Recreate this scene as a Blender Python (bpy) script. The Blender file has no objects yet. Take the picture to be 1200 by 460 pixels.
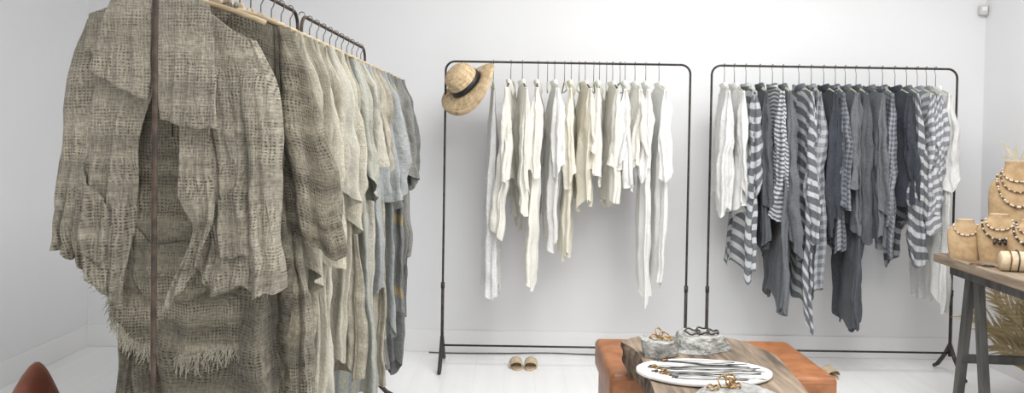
import bpy, bmesh, math, random
import numpy as np
from mathutils import Vector, Matrix, Euler
from mathutils import noise as MN
random.seed(5)
scene = bpy.context.scene
COL = scene.collection
PI = math.pi

# ---------------------------------------------------------------- materials
def s2l(c):
    return tuple(((v/255)/12.92 if v/255 <= .04045 else ((v/255+.055)/1.055)**2.4) for v in c)+(1,)

class NT:
    def __init__(s, name):
        s.m = bpy.data.materials.new(name); s.m.use_nodes = True
        s.t = s.m.node_tree; s.n = s.t.nodes; s.l = s.t.links
        s.b = s.n['Principled BSDF']; s.o = s.n['Material Output']
    def link(s, a, b): s.l.new(a, b)
    def coord(s, kind='UV', scale=(1,1,1), rot=(0,0,0)):
        tc = s.n.new('ShaderNodeTexCoord'); mp = s.n.new('ShaderNodeMapping')
        mp.inputs['Scale'].default_value = scale; mp.inputs['Rotation'].default_value = rot
        s.link(tc.outputs[kind], mp.inputs['Vector']); return mp.outputs[0]
    def noise(s, vec, scale=1, detail=2, rough=.5, dist=0):
        n = s.n.new('ShaderNodeTexNoise'); n.inputs['Scale'].default_value = scale
        n.inputs['Detail'].default_value = detail; n.inputs['Roughness'].default_value = rough
        n.inputs['Distortion'].default_value = dist
        s.link(vec, n.inputs['Vector']); return n.outputs[0]
    def math(s, op, a, b=None, c=None):
        n = s.n.new('ShaderNodeMath'); n.operation = op
        for i, v in enumerate((a, b, c)):
            if v is None: continue
            if isinstance(v, (int, float)): n.inputs[i].default_value = v
            else: s.link(v, n.inputs[i])
        return n.outputs[0]
    def rng(s, v, a, b, c=0, d=1):
        n = s.n.new('ShaderNodeMapRange')
        n.inputs[1].default_value = a; n.inputs[2].default_value = b
        n.inputs[3].default_value = c; n.inputs[4].default_value = d
        s.link(v, n.inputs[0]); return n.outputs[0]
    def mix(s, f, a, b, mode='MIX'):
        n = s.n.new('ShaderNodeMix'); n.data_type = 'RGBA'; n.blend_type = mode
        for i, v in ((0, f), (6, a), (7, b)):
            if isinstance(v, (int, float, tuple)): n.inputs[i].default_value = v
            else: s.link(v, n.inputs[i])
        return n.outputs[2]
    def bump(s, h, strength=.3, dist=.01):
        n = s.n.new('ShaderNodeBump'); n.inputs['Strength'].default_value = strength
        n.inputs['Distance'].default_value = dist
        s.link(h, n.inputs['Height']); s.link(n.outputs[0], s.b.inputs['Normal']); return n.outputs[0]

def fabric(name, c1, c2, weave=420, bump=.35, stripe=None, transl=0., bands=0., contrast=.16, bdist=.006, mesh=0, crease=1., meshk=.75):
    k = NT(name)
    a = k.noise(k.coord('UV', (weave, weave*.16, 1)), 1, 2)
    b = k.noise(k.coord('UV', (weave*.12, weave, 1)), 1, 2)
    th = k.math('MULTIPLY', k.math('ADD', a, b), .5)
    th = k.rng(th, .5-contrast, .5+contrast*.8)
    if mesh:
        # open weave: irregular grid of small gaps
        sp = k.n.new('ShaderNodeSeparateXYZ'); tc = k.n.new('ShaderNodeTexCoord'); k.link(tc.outputs['UV'], sp.inputs[0])
        wob = k.math('MULTIPLY', k.math('SUBTRACT', k.noise(k.coord('UV', (26, 26, 1)), 1, 3), .5), 10)
        su = k.math('SINE', k.math('ADD', k.math('MULTIPLY', sp.outputs[0], 2*PI/mesh), wob))
        sv = k.math('SINE', k.math('SUBTRACT', k.math('MULTIPLY', sp.outputs[1], 2*PI/mesh), wob))
        hole = k.rng(k.math('ADD', su, sv), .1, 1.7, 0, 1)
        dens = k.rng(k.noise(k.coord('UV', (5, 14, 1)), 1, 3), .38, .62, .1, 1)
        th = k.math('SUBTRACT', th, k.math('MULTIPLY', k.math('MULTIPLY', hole, meshk), dens))
        th = k.math('MAXIMUM', th, -.15)
        th = k.rng(th, -.15, 1)
    col = k.mix(th, s2l(c2), s2l(c1))
    big = k.noise(k.coord('UV', (7, 4, 1)), 1, 3)
    if bands:
        bd = k.noise(k.coord('UV', (.8, 18, 1)), 1, 3)
        f = k.rng(bd, .38, .62, 1-bands, 1+bands*.5)
        cc = k.n.new('ShaderNodeCombineColor')
        for i in range(3): k.link(f, cc.inputs[i])
        col = k.mix(1.0, col, cc.outputs[0], 'MULTIPLY')
    if stripe:
        sep = k.n.new('ShaderNodeSeparateXYZ'); tc = k.n.new('ShaderNodeTexCoord')
        k.link(tc.outputs['UV'], sep.inputs[0])
        def st(o, per, duty):
            fr = k.math('FRACT', k.math('DIVIDE', o, per))
            return k.math('MULTIPLY', k.rng(fr, 0, .06), k.rng(fr, duty, duty+.06, 1, 0))
        sc = k.mix(th, tuple(list(np.array(s2l(stripe['c']))[:3]*.78)+[1]), s2l(stripe['c']))
        vv = k.math('ADD', sep.outputs[1], k.math('MULTIPLY', sep.outputs[0], stripe.get('sl', 0)))
        if stripe['axis'] == 'v': f = st(vv, stripe['p'], stripe.get('d', .5))
        elif stripe['axis'] == 'u': f = st(sep.outputs[0], stripe['p'], stripe.get('d', .5))
        else:
            f = k.math('MULTIPLY', k.math('ADD', st(sep.outputs[1], stripe['p'], .5), st(sep.outputs[0], stripe['p'], .5)), .5)
        col = k.mix(f, col, sc)
    hs = k.n.new('ShaderNodeHueSaturation'); k.link(col, hs.inputs['Color'])
    k.link(k.rng(big, .3, .7, .9, 1.06), hs.inputs['Value'])
    k.link(hs.outputs[0], k.b.inputs['Base Color'])
    k.b.inputs['Roughness'].default_value = .92
    k.b.inputs['Specular IOR Level'].default_value = .12
    k.b.inputs['Sheen Weight'].default_value = .1
    wr = k.noise(k.coord('UV', (30, 12, 1)), 1, 4, .6, .8)
    rg = k.math('ABSOLUTE', k.math('SUBTRACT', k.noise(k.coord('UV', (16, 13, 1), (0, 0, .5)), 1, 2, .5, 1.2), .5))
    rg = k.rng(rg, 0, .07, 1, 0)
    h = k.math('ADD', k.math('MULTIPLY', th, .30), k.math('MULTIPLY', wr, 2.6))
    h = k.math('SUBTRACT', h, k.math('MULTIPLY', rg, .35*crease))
    nb = k.bump(h, bump, bdist)
    if transl:
        tr = k.n.new('ShaderNodeBsdfTranslucent'); k.link(hs.outputs[0], tr.inputs[0]); k.link(nb, tr.inputs['Normal'])
        mx = k.n.new('ShaderNodeMixShader'); mx.inputs[0].default_value = transl
        k.link(k.b.outputs[0], mx.inputs[1]); k.link(tr.outputs[0], mx.inputs[2]); k.link(mx.outputs[0], k.o.inputs[0])
    return k.m

def plain(name, c, rough=.5, metal=0., nscale=30, var=.12, bump=.0, coord='Object', sc=(1,1,1)):
    k = NT(name)
    n = k.noise(k.coord(coord, sc), nscale, 4)
    c = np.array(s2l(c)); lo = tuple(np.append(c[:3]*(1-var), 1)); hi = tuple(np.append(np.minimum(1, c[:3]*(1+var*.6)), 1))
    k.link(k.mix(k.rng(n, .3, .7), lo, hi), k.b.inputs['Base Color'])
    k.b.inputs['Roughness'].default_value = rough; k.b.inputs['Metallic'].default_value = metal
    if bump: k.bump(n, bump, .01)
    return k.m

def two(name, c1, c2, rough, sc, scale=1, lo=.4, hi=.6, bump=.3, bd=.01, coord='Object', detail=5):
    k = NT(name); n = k.noise(k.coord(coord, sc), scale, detail, .6)
    k.link(k.mix(k.rng(n, lo, hi), s2l(c1), s2l(c2)), k.b.inputs['Base Color'])
    k.b.inputs['Roughness'].default_value = rough; k.bump(n, bump, bd); return k.m

M = {}
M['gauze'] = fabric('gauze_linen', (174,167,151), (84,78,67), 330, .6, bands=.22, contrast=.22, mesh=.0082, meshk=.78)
M['gauze2'] = fabric('gauze_linen_tunic', (152,145,128), (66,61,52), 330, .6, bands=.36, contrast=.22, mesh=.0082, meshk=.8)  # tunic gauze, its colour darkened to paint in occlusion inside the open jacket
M['gauze3'] = fabric('gauze_linen_painted_shade', (136,130,115), (62,57,49), 330, .6, bands=.26, contrast=.22, mesh=.0082, meshk=.8)  # darker gauze copy: shadow on under layers and back panels put into the colour
M['nat1'] = fabric('linen_natural', (186,180,163), (148,142,126), 380, .6, bands=.12, mesh=.0058, meshk=.4)
M['nat2'] = fabric('linen_flax', (195,190,174), (160,155,139), 420, .6)
M['nat3'] = fabric('linen_oat', (206,202,189), (175,171,157), 420, .6, transl=.1)
M['nat4'] = fabric('linen_greige', (176,170,154), (132,126,111), 380, .6, bands=.14, mesh=.006, meshk=.5)
M['sage'] = fabric('linen_sage_stripe', (180,179,166), (150,149,137), 400, .55, stripe=dict(axis='u', p=.035, d=.25, c=(154,160,162)))
M['bluegrey'] = fabric('linen_blue_grey', (168,171,170), (138,142,141), 400, .55)
M['grey1'] = fabric('linen_ash', (148,147,142), (114,113,108), 380, .55)
M['grey2'] = fabric('linen_slate', (120,121,120), (88,89,88), 380, .55)
M['gold'] = fabric('linen_slate_mustard', (138,139,137), (106,107,106), 380, .55, stripe=dict(axis='v', p=.31, d=.12, c=(172,157,118)))
M['ivory'] = fabric('linen_ivory', (254,252,244), (245,242,232), 420, .45, transl=.22)
M['white'] = fabric('linen_white', (254,254,251), (246,246,243), 420, .45, transl=.22)
M['cream'] = fabric('linen_cream', (253,249,235), (244,238,220), 420, .45, transl=.22)
M['silver'] = fabric('lace_silver', (253,253,251), (218,219,218), 300, .5, transl=.22, contrast=.2, mesh=.014, meshk=.6)
M['char'] = fabric('linen_charcoal', (98,101,105), (73,76,80), 380, .5)
M['char2'] = fabric('linen_graphite', (118,121,125), (91,94,98), 380, .5)
M['navy'] = fabric('linen_ink', (72,76,84), (52,56,62), 380, .5)
M['wide'] = fabric('linen_wide_stripe', (114,117,121), (89,92,96), 380, .5, stripe=dict(axis='v', p=.075, d=.44, c=(198,200,202)))
M['wide2'] = fabric('linen_slanted_stripe', (114,117,121), (89,92,96), 380, .5, stripe=dict(axis='v', p=.070, d=.42, c=(198,200,202), sl=.5))
M['thin'] = fabric('linen_thin_stripe', (116,119,125), (93,96,101), 380, .5, stripe=dict(axis='v', p=.024, d=.5, c=(210,212,214)))
M['fade'] = fabric('linen_faded_stripe', (150,153,158), (124,127,133), 380, .5, stripe=dict(axis='v', p=.05, d=.45, c=(216,217,218), sl=-.5))
M['check'] = fabric('linen_check', (90,94,101), (66,70,77), 380, .5, stripe=dict(axis='c', p=.026, c=(150,154,160)))
M['check2'] = fabric('linen_check_large', (108,112,117), (82,86,91), 380, .5, stripe=dict(axis='c', p=.050, c=(176,179,183)))
M['pale'] = fabric('linen_pale_grey', (247,247,244), (228,228,227), 380, .5, transl=.2)

M['iron'] = two('dark_iron', (34,30,28), (62,54,48), .55, (1,1,1), 40, bump=.1, bd=.002)
M['iron_rust'] = two('rusty_iron', (46,36,30), (78,62,50), .6, (1,1,1), 30, bump=.15, bd=.002)
M['chrome'] = plain('hook_steel', (120,117,110), .35, .7, 20, .1)
M['hangwood'] = two('hanger_wood', (158,138,108), (186,168,138), .5, (6,60,60), 1, bump=.05)
M['hangclear'] = plain('hanger_green_tint', (172,176,148), .3, 0, 20, .1)
M['black'] = plain('black_plastic', (26,26,27), .45, 0, 20, .1)
M['leather'] = two('tan_leather', (136,84,48), (160,104,64), .42, (1,1,1), 14, bump=.08, bd=.003)
M['redleather'] = two('red_brown_leather', (118,64,44), (142,80,56), .5, (1,1,1), 9, bump=.15, bd=.004)
M['slab'] = two('weathered_wood', (74,62,50), (150,132,112), .75, (26,2.2,26), 1, .35, .65, .6, .01)
M['bark'] = two('bark_edge', (60,49,40), (128,108,90), .9, (30,30,4), 1, .38, .62, .9, .02)
M['tabletop'] = two('old_table_wood', (110,94,78), (160,144,124), .65, (30,2.5,30), 1, .35, .65, .4, .008)
M['tableleg'] = two('grey_painted_wood', (62,62,60), (94,92,88), .7, (20,20,3), 1, .35, .65, .3, .006)
M['stone'] = two('slate_stone', (126,126,123), (184,183,178), .9, (1,1,1), 34, .32, .68, .8, .015)
M['gold_metal'] = plain('brass', (166,130,82), .5, .8, 60, .2)
M['darkbead'] = plain('dark_bead', (60,52,48), .35, 0, 60, .3)
M['pearl'] = plain('pearl_bead', (218,204,184), .3, 0, 50, .35)
M['amber'] = plain('amber_bead', (124,88,62), .3, 0, 50, .45)
M['ceramic'] = plain('white_ceramic', (240,239,235), .5, 0, 10, .03)
M['kraft'] = two('kraft_bust', (168,140,104), (184,157,121), .85, (1,1,1), 30, bump=.03, bd=.002)
M['palm'] = two('dried_palm', (176,156,116), (206,188,148), .8, (4,4,40), 1, bump=.2, bd=.003)
M['twig'] = two('dried_twig', (104,86,66), (146,126,102), .85, (30,30,30), 1, bump=.3, bd=.003)
M['basket'] = two('basket_weave', (140,118,90), (186,164,130), .85, (60,60,90), 1, bump=.6, bd=.006)
M['label'] = plain('label_cloth', (228,226,218), .8, 0, 50, .04)
M['suede'] = two('tan_suede', (192,172,142), (210,192,164), .85, (1,1,1), 50, bump=.1, bd=.003)
M['sole'] = plain('sandal_footbed', (164,140,108), .8, 0, 40, .12)
M['plastic'] = plain('white_plastic', (205,205,203), .5, 0, 30, .03)
k = NT('straw_weave')
w1 = k.noise(k.coord('UV', (60, 14, 1)), 1, 2); w2 = k.noise(k.coord('UV', (14, 160, 1)), 1, 2)
th = k.rng(k.math('MULTIPLY', k.math('ADD', w1, w2), .5), .34, .6)
k.link(k.mix(th, s2l((158,130,94)), s2l((224,200,162))), k.b.inputs['Base Color']); k.b.inputs['Roughness'].default_value = .8
k.bump(th, .4, .002); M['straw'] = k.m

def wallmat(name, c):
    k = NT(name)
    n = k.noise(k.coord('Object'), 1.3, 4, .5); n2 = k.noise(k.coord('Object'), 14, 5, .6)
    c = np.array(s2l(c))
    k.link(k.mix(k.rng(n, .3, .7), tuple(np.append(c[:3]*.97, 1)), tuple(np.append(c[:3]*1.01, 1))), k.b.inputs['Base Color'])
    k.b.inputs['Roughness'].default_value = .75
    k.bump(k.math('ADD', k.math('MULTIPLY', n, 2.), k.math('MULTIPLY', n2, .35)), .22, .012)
    return k.m
M['wall'] = wallmat('white_plaster', (232,232,233))
M['trim'] = plain('white_gloss_paint', (235,235,235), .45, 0, 4, .02)
k = NT('white_floorboards')
sep = k.n.new('ShaderNodeSeparateXYZ'); k.link(k.coord('Object'), sep.inputs[0])
fx = k.math('FRACT', k.math('DIVIDE', sep.outputs[0], .17))
gap = k.math('LESS_THAN', fx, .010)
sc_ = k.noise(k.coord('Object', (14, 1.2, 1)), 1, 5, .6)
c = k.mix(k.rng(sc_, .3, .7), s2l((238,238,238)), s2l((245,245,244)))
k.link(k.mix(gap, c, s2l((224,223,221))), k.b.inputs['Base Color'])
k.link(k.rng(sc_, .3, .7, .28, .42), k.b.inputs['Roughness'])
k.bump(k.math('SUBTRACT', k.math('MULTIPLY', sc_, .2), gap), .06, .002); M['floor'] = k.m

# ---------------------------------------------------------------- helpers
def mesh_obj(name, verts, faces, mat, parent=None, uv=None, smooth=True, loc=None):
    me = bpy.data.meshes.new(name)
    me.from_pydata([tuple(v) for v in verts], [], faces)
    if uv is not None:
        l = me.uv_layers.new(name='UVMap')
        vi = np.empty(len(me.loops), dtype=np.int32); me.loops.foreach_get('vertex_index', vi)
        l.data.foreach_set('uv', np.asarray(uv, dtype=np.float32)[vi].ravel())
    if smooth: me.polygons.foreach_set('use_smooth', [True]*len(me.polygons))
    if mat: me.materials.append(mat)
    ob = bpy.data.objects.new(name, me); COL.objects.link(ob)
    if parent: ob.parent = parent
    if loc is not None: ob.location = loc
    return ob

def grid_faces(n, m, off=0):
    i = np.arange(n-1)[:, None]*m + np.arange(m-1)[None, :] + off
    return np.stack([i, i+1, i+m+1, i+m], -1).reshape(-1, 4).tolist()

def grid_obj(name, P, UV, mat, parent=None, **kw):
    n, m = P.shape[:2]
    return mesh_obj(name, P.reshape(-1, 3), grid_faces(n, m), mat, parent, UV.reshape(-1, 2), **kw)

def crumple(P, seed, amp=.008, fx=11, fz=6, w=None, yw=1.):
    """soft random cloth wrinkles, vertical-stretched; w = per-vertex weight"""
    sh = P.shape; P0 = P.reshape(-1, 3); Q = P0.copy(); W = np.ones(len(Q)) if w is None else np.broadcast_to(w, sh[:2]).reshape(-1)
    for i in range(len(Q)):
        x, y, z = P0[i]
        a = MN.noise_vector(Vector((x*fx+seed*3.1, y*fx, z*fz)))
        b = MN.noise_vector(Vector((x*fx*2.6+seed, y*fx*2.6+5, z*fz*2.4)))
        Q[i, 0] += (a.x+.45*b.x)*amp*W[i]; Q[i, 1] += (a.y+.45*b.y)*amp*W[i]*yw; Q[i, 2] += a.z*amp*.5*W[i]
    return Q.reshape(sh)

def root(name, label, cat, loc=(0,0,0), rz=0, group=None):
    e = bpy.data.objects.new(name, None); COL.objects.link(e)
    e.empty_display_size = .05; e.location = loc; e.rotation_euler = (0, 0, rz)
    e['label'] = label; e['category'] = cat
    if group: e['group'] = group
    return e
def tag(o, label, cat, group=None):
    o['label'] = label; o['category'] = cat
    if group: o['group'] = group
    return o

def tube_data(pts, r, sides=8, closed=False, cap=True, off=0):
    pts = [Vector(p) for p in pts]; n = len(pts); V = []; F = []; up = None
    rr = r if hasattr(r, '__len__') else [r]*n
    for i, p in enumerate(pts):
        a = pts[i-1] if (i > 0 or closed) else p
        b = pts[(i+1) % n] if (i < n-1 or closed) else p
        t = (b-a).normalized()
        if up is None:
            up = Vector((0,0,1)) if abs(t.z) < .9 else Vector((1,0,0))
        x = up.cross(t)
        if x.length < 1e-4: x = Vector((1,0,0)).cross(t)
        x.normalize(); y = t.cross(x).normalized(); up = y
        for j in range(sides):
            a_ = 2*PI*j/sides
            V.append(p + (x*math.cos(a_)+y*math.sin(a_))*rr[i])
    rng_ = n if closed else n-1
    for i in range(rng_):
        for j in range(sides):
            a = i*sides+j; b = i*sides+(j+1) % sides; i2 = (i+1) % n
            F.append((off+a, off+b, off+i2*sides+(j+1) % sides, off+i2*sides+j))
    if cap and not closed:
        F.append(tuple(off+j for j in range(sides))[::-1]); F.append(tuple(off+(n-1)*sides+j for j in range(sides)))
    return V, F
def tube(name, pts, r, mat, parent=None, sides=8, closed=False):
    V, F = tube_data(pts, r, sides, closed)
    return mesh_obj(name, V, F, mat, parent)
def multi_tube(name, lst, mat, parent=None, sides=6):
    V = []; F = []
    for pts, r, cl in lst:
        v, f = tube_data(pts, r, sides, cl, off=len(V)); V += v; F += f
    return mesh_obj(name, V, F, mat, parent)

def arc(c, r, a0, a1, n):
    o = []
    for i in range(n+1):
        a = math.radians(a0+(a1-a0)*i/n)
        o.append((c[0]+r*math.cos(a), c[1], c[2]+r*math.sin(a)))
    return o

def box(name, size, loc, mat, parent=None, bev=.004, seg=2, rot=None):
    bm = bmesh.new(); bmesh.ops.create_cube(bm, size=1)
    for v in bm.verts: v.co = Vector((v.co.x*size[0], v.co.y*size[1], v.co.z*size[2]))
    if bev: bmesh.ops.bevel(bm, geom=bm.edges[:], offset=bev, segments=seg, affect='EDGES', profile=.5)
    me = bpy.data.meshes.new(name); bm.to_mesh(me); bm.free(); me.materials.append(mat)
    ob = bpy.data.objects.new(name, me); COL.objects.link(ob); ob.location = loc
    if rot: ob.rotation_euler = rot
    if parent: ob.parent = parent
    if bev and seg > 2: me.polygons.foreach_set('use_smooth', [True]*len(me.polygons))
    return ob

def lathe(name, prof, mat, parent=None, seg=40, sx=1, sy=1):
    m = seg+1
    th = np.linspace(0, 2*PI, m); r = np.array([p[0] for p in prof])[:, None]; z = np.array([p[1] for p in prof])[:, None]
    P = np.stack([r*np.cos(th)*sx, r*np.sin(th)*sy, z+0*th], -1)
    L = np.concatenate([[0], np.cumsum(np.hypot(np.diff(r[:, 0]), np.diff(z[:, 0])))])[:, None]
    UV = np.stack([th/(2*PI)*.6+0*r, L+0*th], -1)
    o = grid_obj(name, P, UV, mat, parent)
    me = o.data; bm = bmesh.new(); bm.from_mesh(me); bmesh.ops.remove_doubles(bm, verts=bm.verts, dist=1e-5); bm.to_mesh(me); bm.free()
    return o

CAMZ = 1.33; F_ = 933.0
def hor(px): return 165+(px-600)*.0157
def wx(px, d): return (px-600)/F_*d
def wz(px, py, d): return CAMZ-(py-hor(px))/F_*d

# ---------------------------------------------------------------- room
XL, XR, YB, YF, H = -2.66, 2.95, 5.0, -2.2, 3.1
def struct(o): o['kind'] = 'structure'; return o
struct(box('floor', (XR-XL+.2, YB-YF+.2, .1), ((XL+XR)/2, (YB+YF)/2, -.05), M['floor'], bev=0))
struct(box('wall_back', (XR-XL+.2, .1, H), ((XL+XR)/2, YB+.05, H/2), M['wall'], bev=0))
struct(box('wall_left', (.1, YB-YF, H), (XL-.05, (YB+YF)/2, H/2), M['wall'], bev=0))
struct(box('wall_right', (.1, YB-YF, H), (XR+.05, (YB+YF)/2, H/2), M['wall'], bev=0))
struct(box('ceiling', (XR-XL+.2, YB-YF+.2, .1), ((XL+XR)/2, (YB+YF)/2, H+.05), M['trim'], bev=0))
struct(box('baseboard_back', (XR-XL, .010, .135), ((XL+XR)/2, YB-.005, .0675), M['trim'], bev=.003))
struct(box('baseboard_left', (.010, YB-YF, .135), (XL+.005, (YB+YF)/2, .0675), M['trim'], bev=.003))
struct(box('baseboard_right', (.010, YB-YF, .135), (XR-.005, (YB+YF)/2, .0675), M['trim'], bev=.003))

# ---------------------------------------------------------------- racks
def rack(name, length, label, loc, rz, mat, h=1.79, low=.13, r=.0065):
    """inverted U along local X, centred; feet splay along local Y"""
    rt = root(name, label, 'clothes rack', loc, rz, 'iron clothes racks')
    a = length/2; c = .055
    pts = [(-a, 0, low)] + [(-a, 0, .5), (-a, 0, 1.2)] + arc((-a+c, 0, h-c), c, 180, 90, 8) + [(-a+.3, 0, h), (a-.3, 0, h)] + arc((a-c, 0, h-c), c, 90, 0, 8) + [(a, 0, 1.2), (a, 0, .5), (a, 0, low)]
    tube('frame', pts, r, mat, rt, 10)
    tube('bottom_rail', [(-a, 0, low), (a, 0, low)], .0058, mat, rt, 10)
    for s in (-1, 1):
        tube('post_sleeve', [(s*a, 0, low-.02), (s*a, 0, .47)], r+.0028, mat, rt, 10)
        tube('clamp', [(s*a, 0, .465), (s*a, 0, .50)], r+.005, mat, rt, 10)
        leg = [(s*a, .17, .0), (s*a, .13, .02), (s*a, .05, .10), (s*a, 0, .17)]
        for q in (1, -1):
            tube('foot', [(s*a, y*q, z+.012) for x, y, z in leg], [.011, .012, .012, .011], mat, rt, 8)
    return rt
RZT = 1.79
RD = 4.65
rack('clothes_rack', wx(807, RD)-wx(521, RD), 'thin dark iron clothes rack with cream garments', ((wx(807, RD)+wx(521, RD))/2, RD, 0), 0, M['iron'])
rack('clothes_rack', wx(1119, RD)-wx(832, RD), 'thin dark iron clothes rack with grey striped garments', ((wx(1119, RD)+wx(832, RD))/2, RD, 0), 0, M['iron'])
A0 = Vector((-.835, 1.86)); A1 = Vector((-.76, 4.1))
dirv = (A1-A0).normalized(); angL = math.atan2(dirv.y, dirv.x)
def lineP(d): t = (d-A0.y)/(A1.y-A0.y); return A0.x+(A1.x-A0.x)*t
rack('clothes_rack', 1.09, 'brown iron clothes rack with natural linen garments', (lineP(2.405), 2.405, 0), angL, M['iron_rust'])
rack('clothes_rack', 1.09, 'brown iron clothes rack with grey linen garments', (lineP(3.54), 3.54, 0), angL, M['iron_rust'])

# ---------------------------------------------------------------- hangers
def hanger(loc, rz, half=.19, bar='hangwood', hook='chrome', group='hangers', drop=.115, label=None, barr=.006):
    rt = root('clothes_hanger', label or 'clothes hanger hooked over the iron rail', 'hanger', loc, rz, group)
    z0 = -drop
    hk = [(0, 0, z0), (0, 0, -.045), (.008, 0, -.030)] + [(.0115*math.cos(math.radians(a)), 0, -.0085+.0115*math.sin(math.radians(a))) for a in range(-20, 200, 20)]
    tube('hook', hk, .002, M[hook], rt, 6)
    pts = []
    for i in range(-8, 9):
        t = i/8; pts.append((t*half, 0, z0-.005-.055*abs(t)**1.3))
    tube('shoulder_bar', pts, [barr*(1-.2*abs(i)/8) for i in range(-8, 9)], M[bar], rt, 8)
    if bar != 'hangwood':
        tube('cross_bar', [pts[0], ((pts[0][0]+pts[-1][0])/2, 0, pts[0][2]-.004), pts[-1]], barr*.7, M[bar], rt, 6)
    else:
        V, F = tube_data([(0, 0, z0-.012), (0, 0, z0+.012), (0, 0, z0+.034)], [.026, .019, .010], 10)
        mesh_obj('neck_block', [(x, y*.35, z) for x, y, z in V], F, M[bar], rt)
    return rt

# ---------------------------------------------------------------- generic garment
def sm(x): x = np.clip(x, 0, 1); return x*x*(3-2*x)
def folds(th, t, rs, ks, drift=1.5):
    out = 0
    for k_, a in ks:
        p = rs.uniform(0, 2*PI); d = rs.uniform(-drift, drift); d2 = rs.uniform(0, 2*PI)
        out = out + a*np.sin(k_*th + p + d*t*1.2 + .8*np.sin(3*t+d2))
    return out

def garment(kind, loc, rz, mat, L=.7, sh=.2, hem=.24, depth=.045, sleeve=.5, sr=.055, out=.03, point=0., point_side=-1, seed=0,
            label='', cat='garment', group=None, collar=True, fold=1., sleeve_mat=None, fwd=0., neck=.075, uvoff=0, slope=.30, cr=.010, fw_r=.045, hemr=.020):
    rs = np.random.RandomState(seed)
    rt = root(kind, label, cat, loc, rz, group)
    n, m = 46, 84
    t = np.linspace(0, 1, n)[:, None]; th = np.linspace(PI/2, PI/2+2*PI, m)[None, :]
    hw = sh+(hem-sh)*t**.8 + .012*np.sin(5*t+rs.uniform(0, 6))*t
    dp = .010+(depth-.010)*sm(t*3.5)*(.8+.35*t)
    cx, sy = np.cos(th), np.sin(th)
    fo = folds(th+.3*np.sin(2*th), t, rs, [(3, .9), (5, .9), (7, .8), (9, .7), (12, .5), (16, .35), (23, .2)], drift=2.4)
    amp = (.0015+.0085*sm(t*1.6))*fold*(.7+depth*8)
    nx = cx*dp; ny = sy*hw; nn = np.sqrt(nx**2+ny**2)+1e-6
    x = hw*cx + fo*amp*nx/nn; y = dp*sy + fo*amp*ny/nn
    ax = np.abs(cx)*sh
    nk = np.clip(1-(ax/neck)**2, 0, 1)
    ztop = -slope*np.clip(ax-neck*.6, 0, 1) - nk*np.where(sy < 0, .075, .015)
    zb = -L + hemr*folds(th, 0, rs, [(1, .8), (2, .8), (3, .7), (5, .5), (8, .3)])
    zb = zb - point*np.clip(point_side*cx, 0, 1)**2.2
    z = ztop+(zb-ztop)*t
    y = y + rs.uniform(-.02, .02)*np.sin(2.2*t+rs.uniform(0, 3))*t + rs.uniform(-.02, .02)*t
    P = np.stack([x, y, z], -1)
    P = crumple(P, seed, cr, w=sm(t*2.5)*.85+.15)
    P[:, -1] = P[:, 0]
    UV = np.stack([th*(sh+depth)*.62+0*t, -(t*L)+0*th+uvoff], -1)
    grid_obj('body', P, UV, mat, rt)
    if sleeve:
        ns, ms = 30, 38
        s = np.linspace(0, 1, ns)[:, None]; ph = np.linspace(PI/2, PI/2+2*PI, ms)[None, :]
        for sd in (-1, 1):
            sl = sleeve*rs.uniform(.90, 1.05); o2 = out*rs.uniform(.3, 1.5); fw = fwd+rs.uniform(-fw_r, fw_r)
            tp = rs.uniform(.85, 1.25)
            rxr = sr*(.45+.55*sm(s*4))*(1+(tp-1)*s); ryr = min(depth*.95, sr)*(.35+.65*sm(s*4))*(1+(tp-1)*s)
            ff = folds(ph, s, rs, [(2, .9), (3, .9), (5, .8), (7, .5), (10, .3)], drift=3)
            am = (.002+.008*sm(s*2))*fold
            cxs = sd*(sh-.03+o2*s**.8+.012*np.sin(4*s+rs.uniform(0, 6))*s); cys = fw*s**1.3 + .012*np.sin(5*s+rs.uniform(0, 6))*s
            slant = rs.uniform(-.06, .06)
            zz = -slope*max(0, sh-neck*.6)+.012 - s*sl + .012*np.sin(ph*2+rs.uniform(0, 6))*s - .018*s*np.cos(ph)*sd*1.5 + slant*s**3*np.sin(ph)
            X = cxs+(rxr+ff*am)*np.cos(ph); Y = cys+(ryr+ff*am)*np.sin(ph)
            PS = crumple(np.stack([X, Y, zz+0*ph], -1), seed+sd*7, cr*1.1, 14, 9, w=sm(s*3))
            PS[:, -1] = PS[:, 0]
            grid_obj('sleeve', PS, np.stack([ph*sr+0*s, -(s*sl)+0*ph+uvoff+.03+.05*sd], -1), sleeve_mat or mat, rt)
    if collar:
        nc, mc = 5, 40
        v = np.linspace(0, 1, nc)[:, None]; ph = np.linspace(PI/2, PI/2+2*PI, mc)[None, :]
        X = (neck*.98-.012*v)*np.cos(ph); Y = (.016+.012*v)*np.sin(ph)
        c2 = np.abs(np.cos(ph))
        zt = -np.clip(1-(c2)**2, 0, 1)*np.where(np.sin(ph) < 0, .07, .012)
        Z = zt - .006 + v*.032
        grid_obj('collar', np.stack([X, Y+0*v, Z], -1), np.stack([X+0*v, Z], -1), mat, rt)
    return rt

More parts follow.
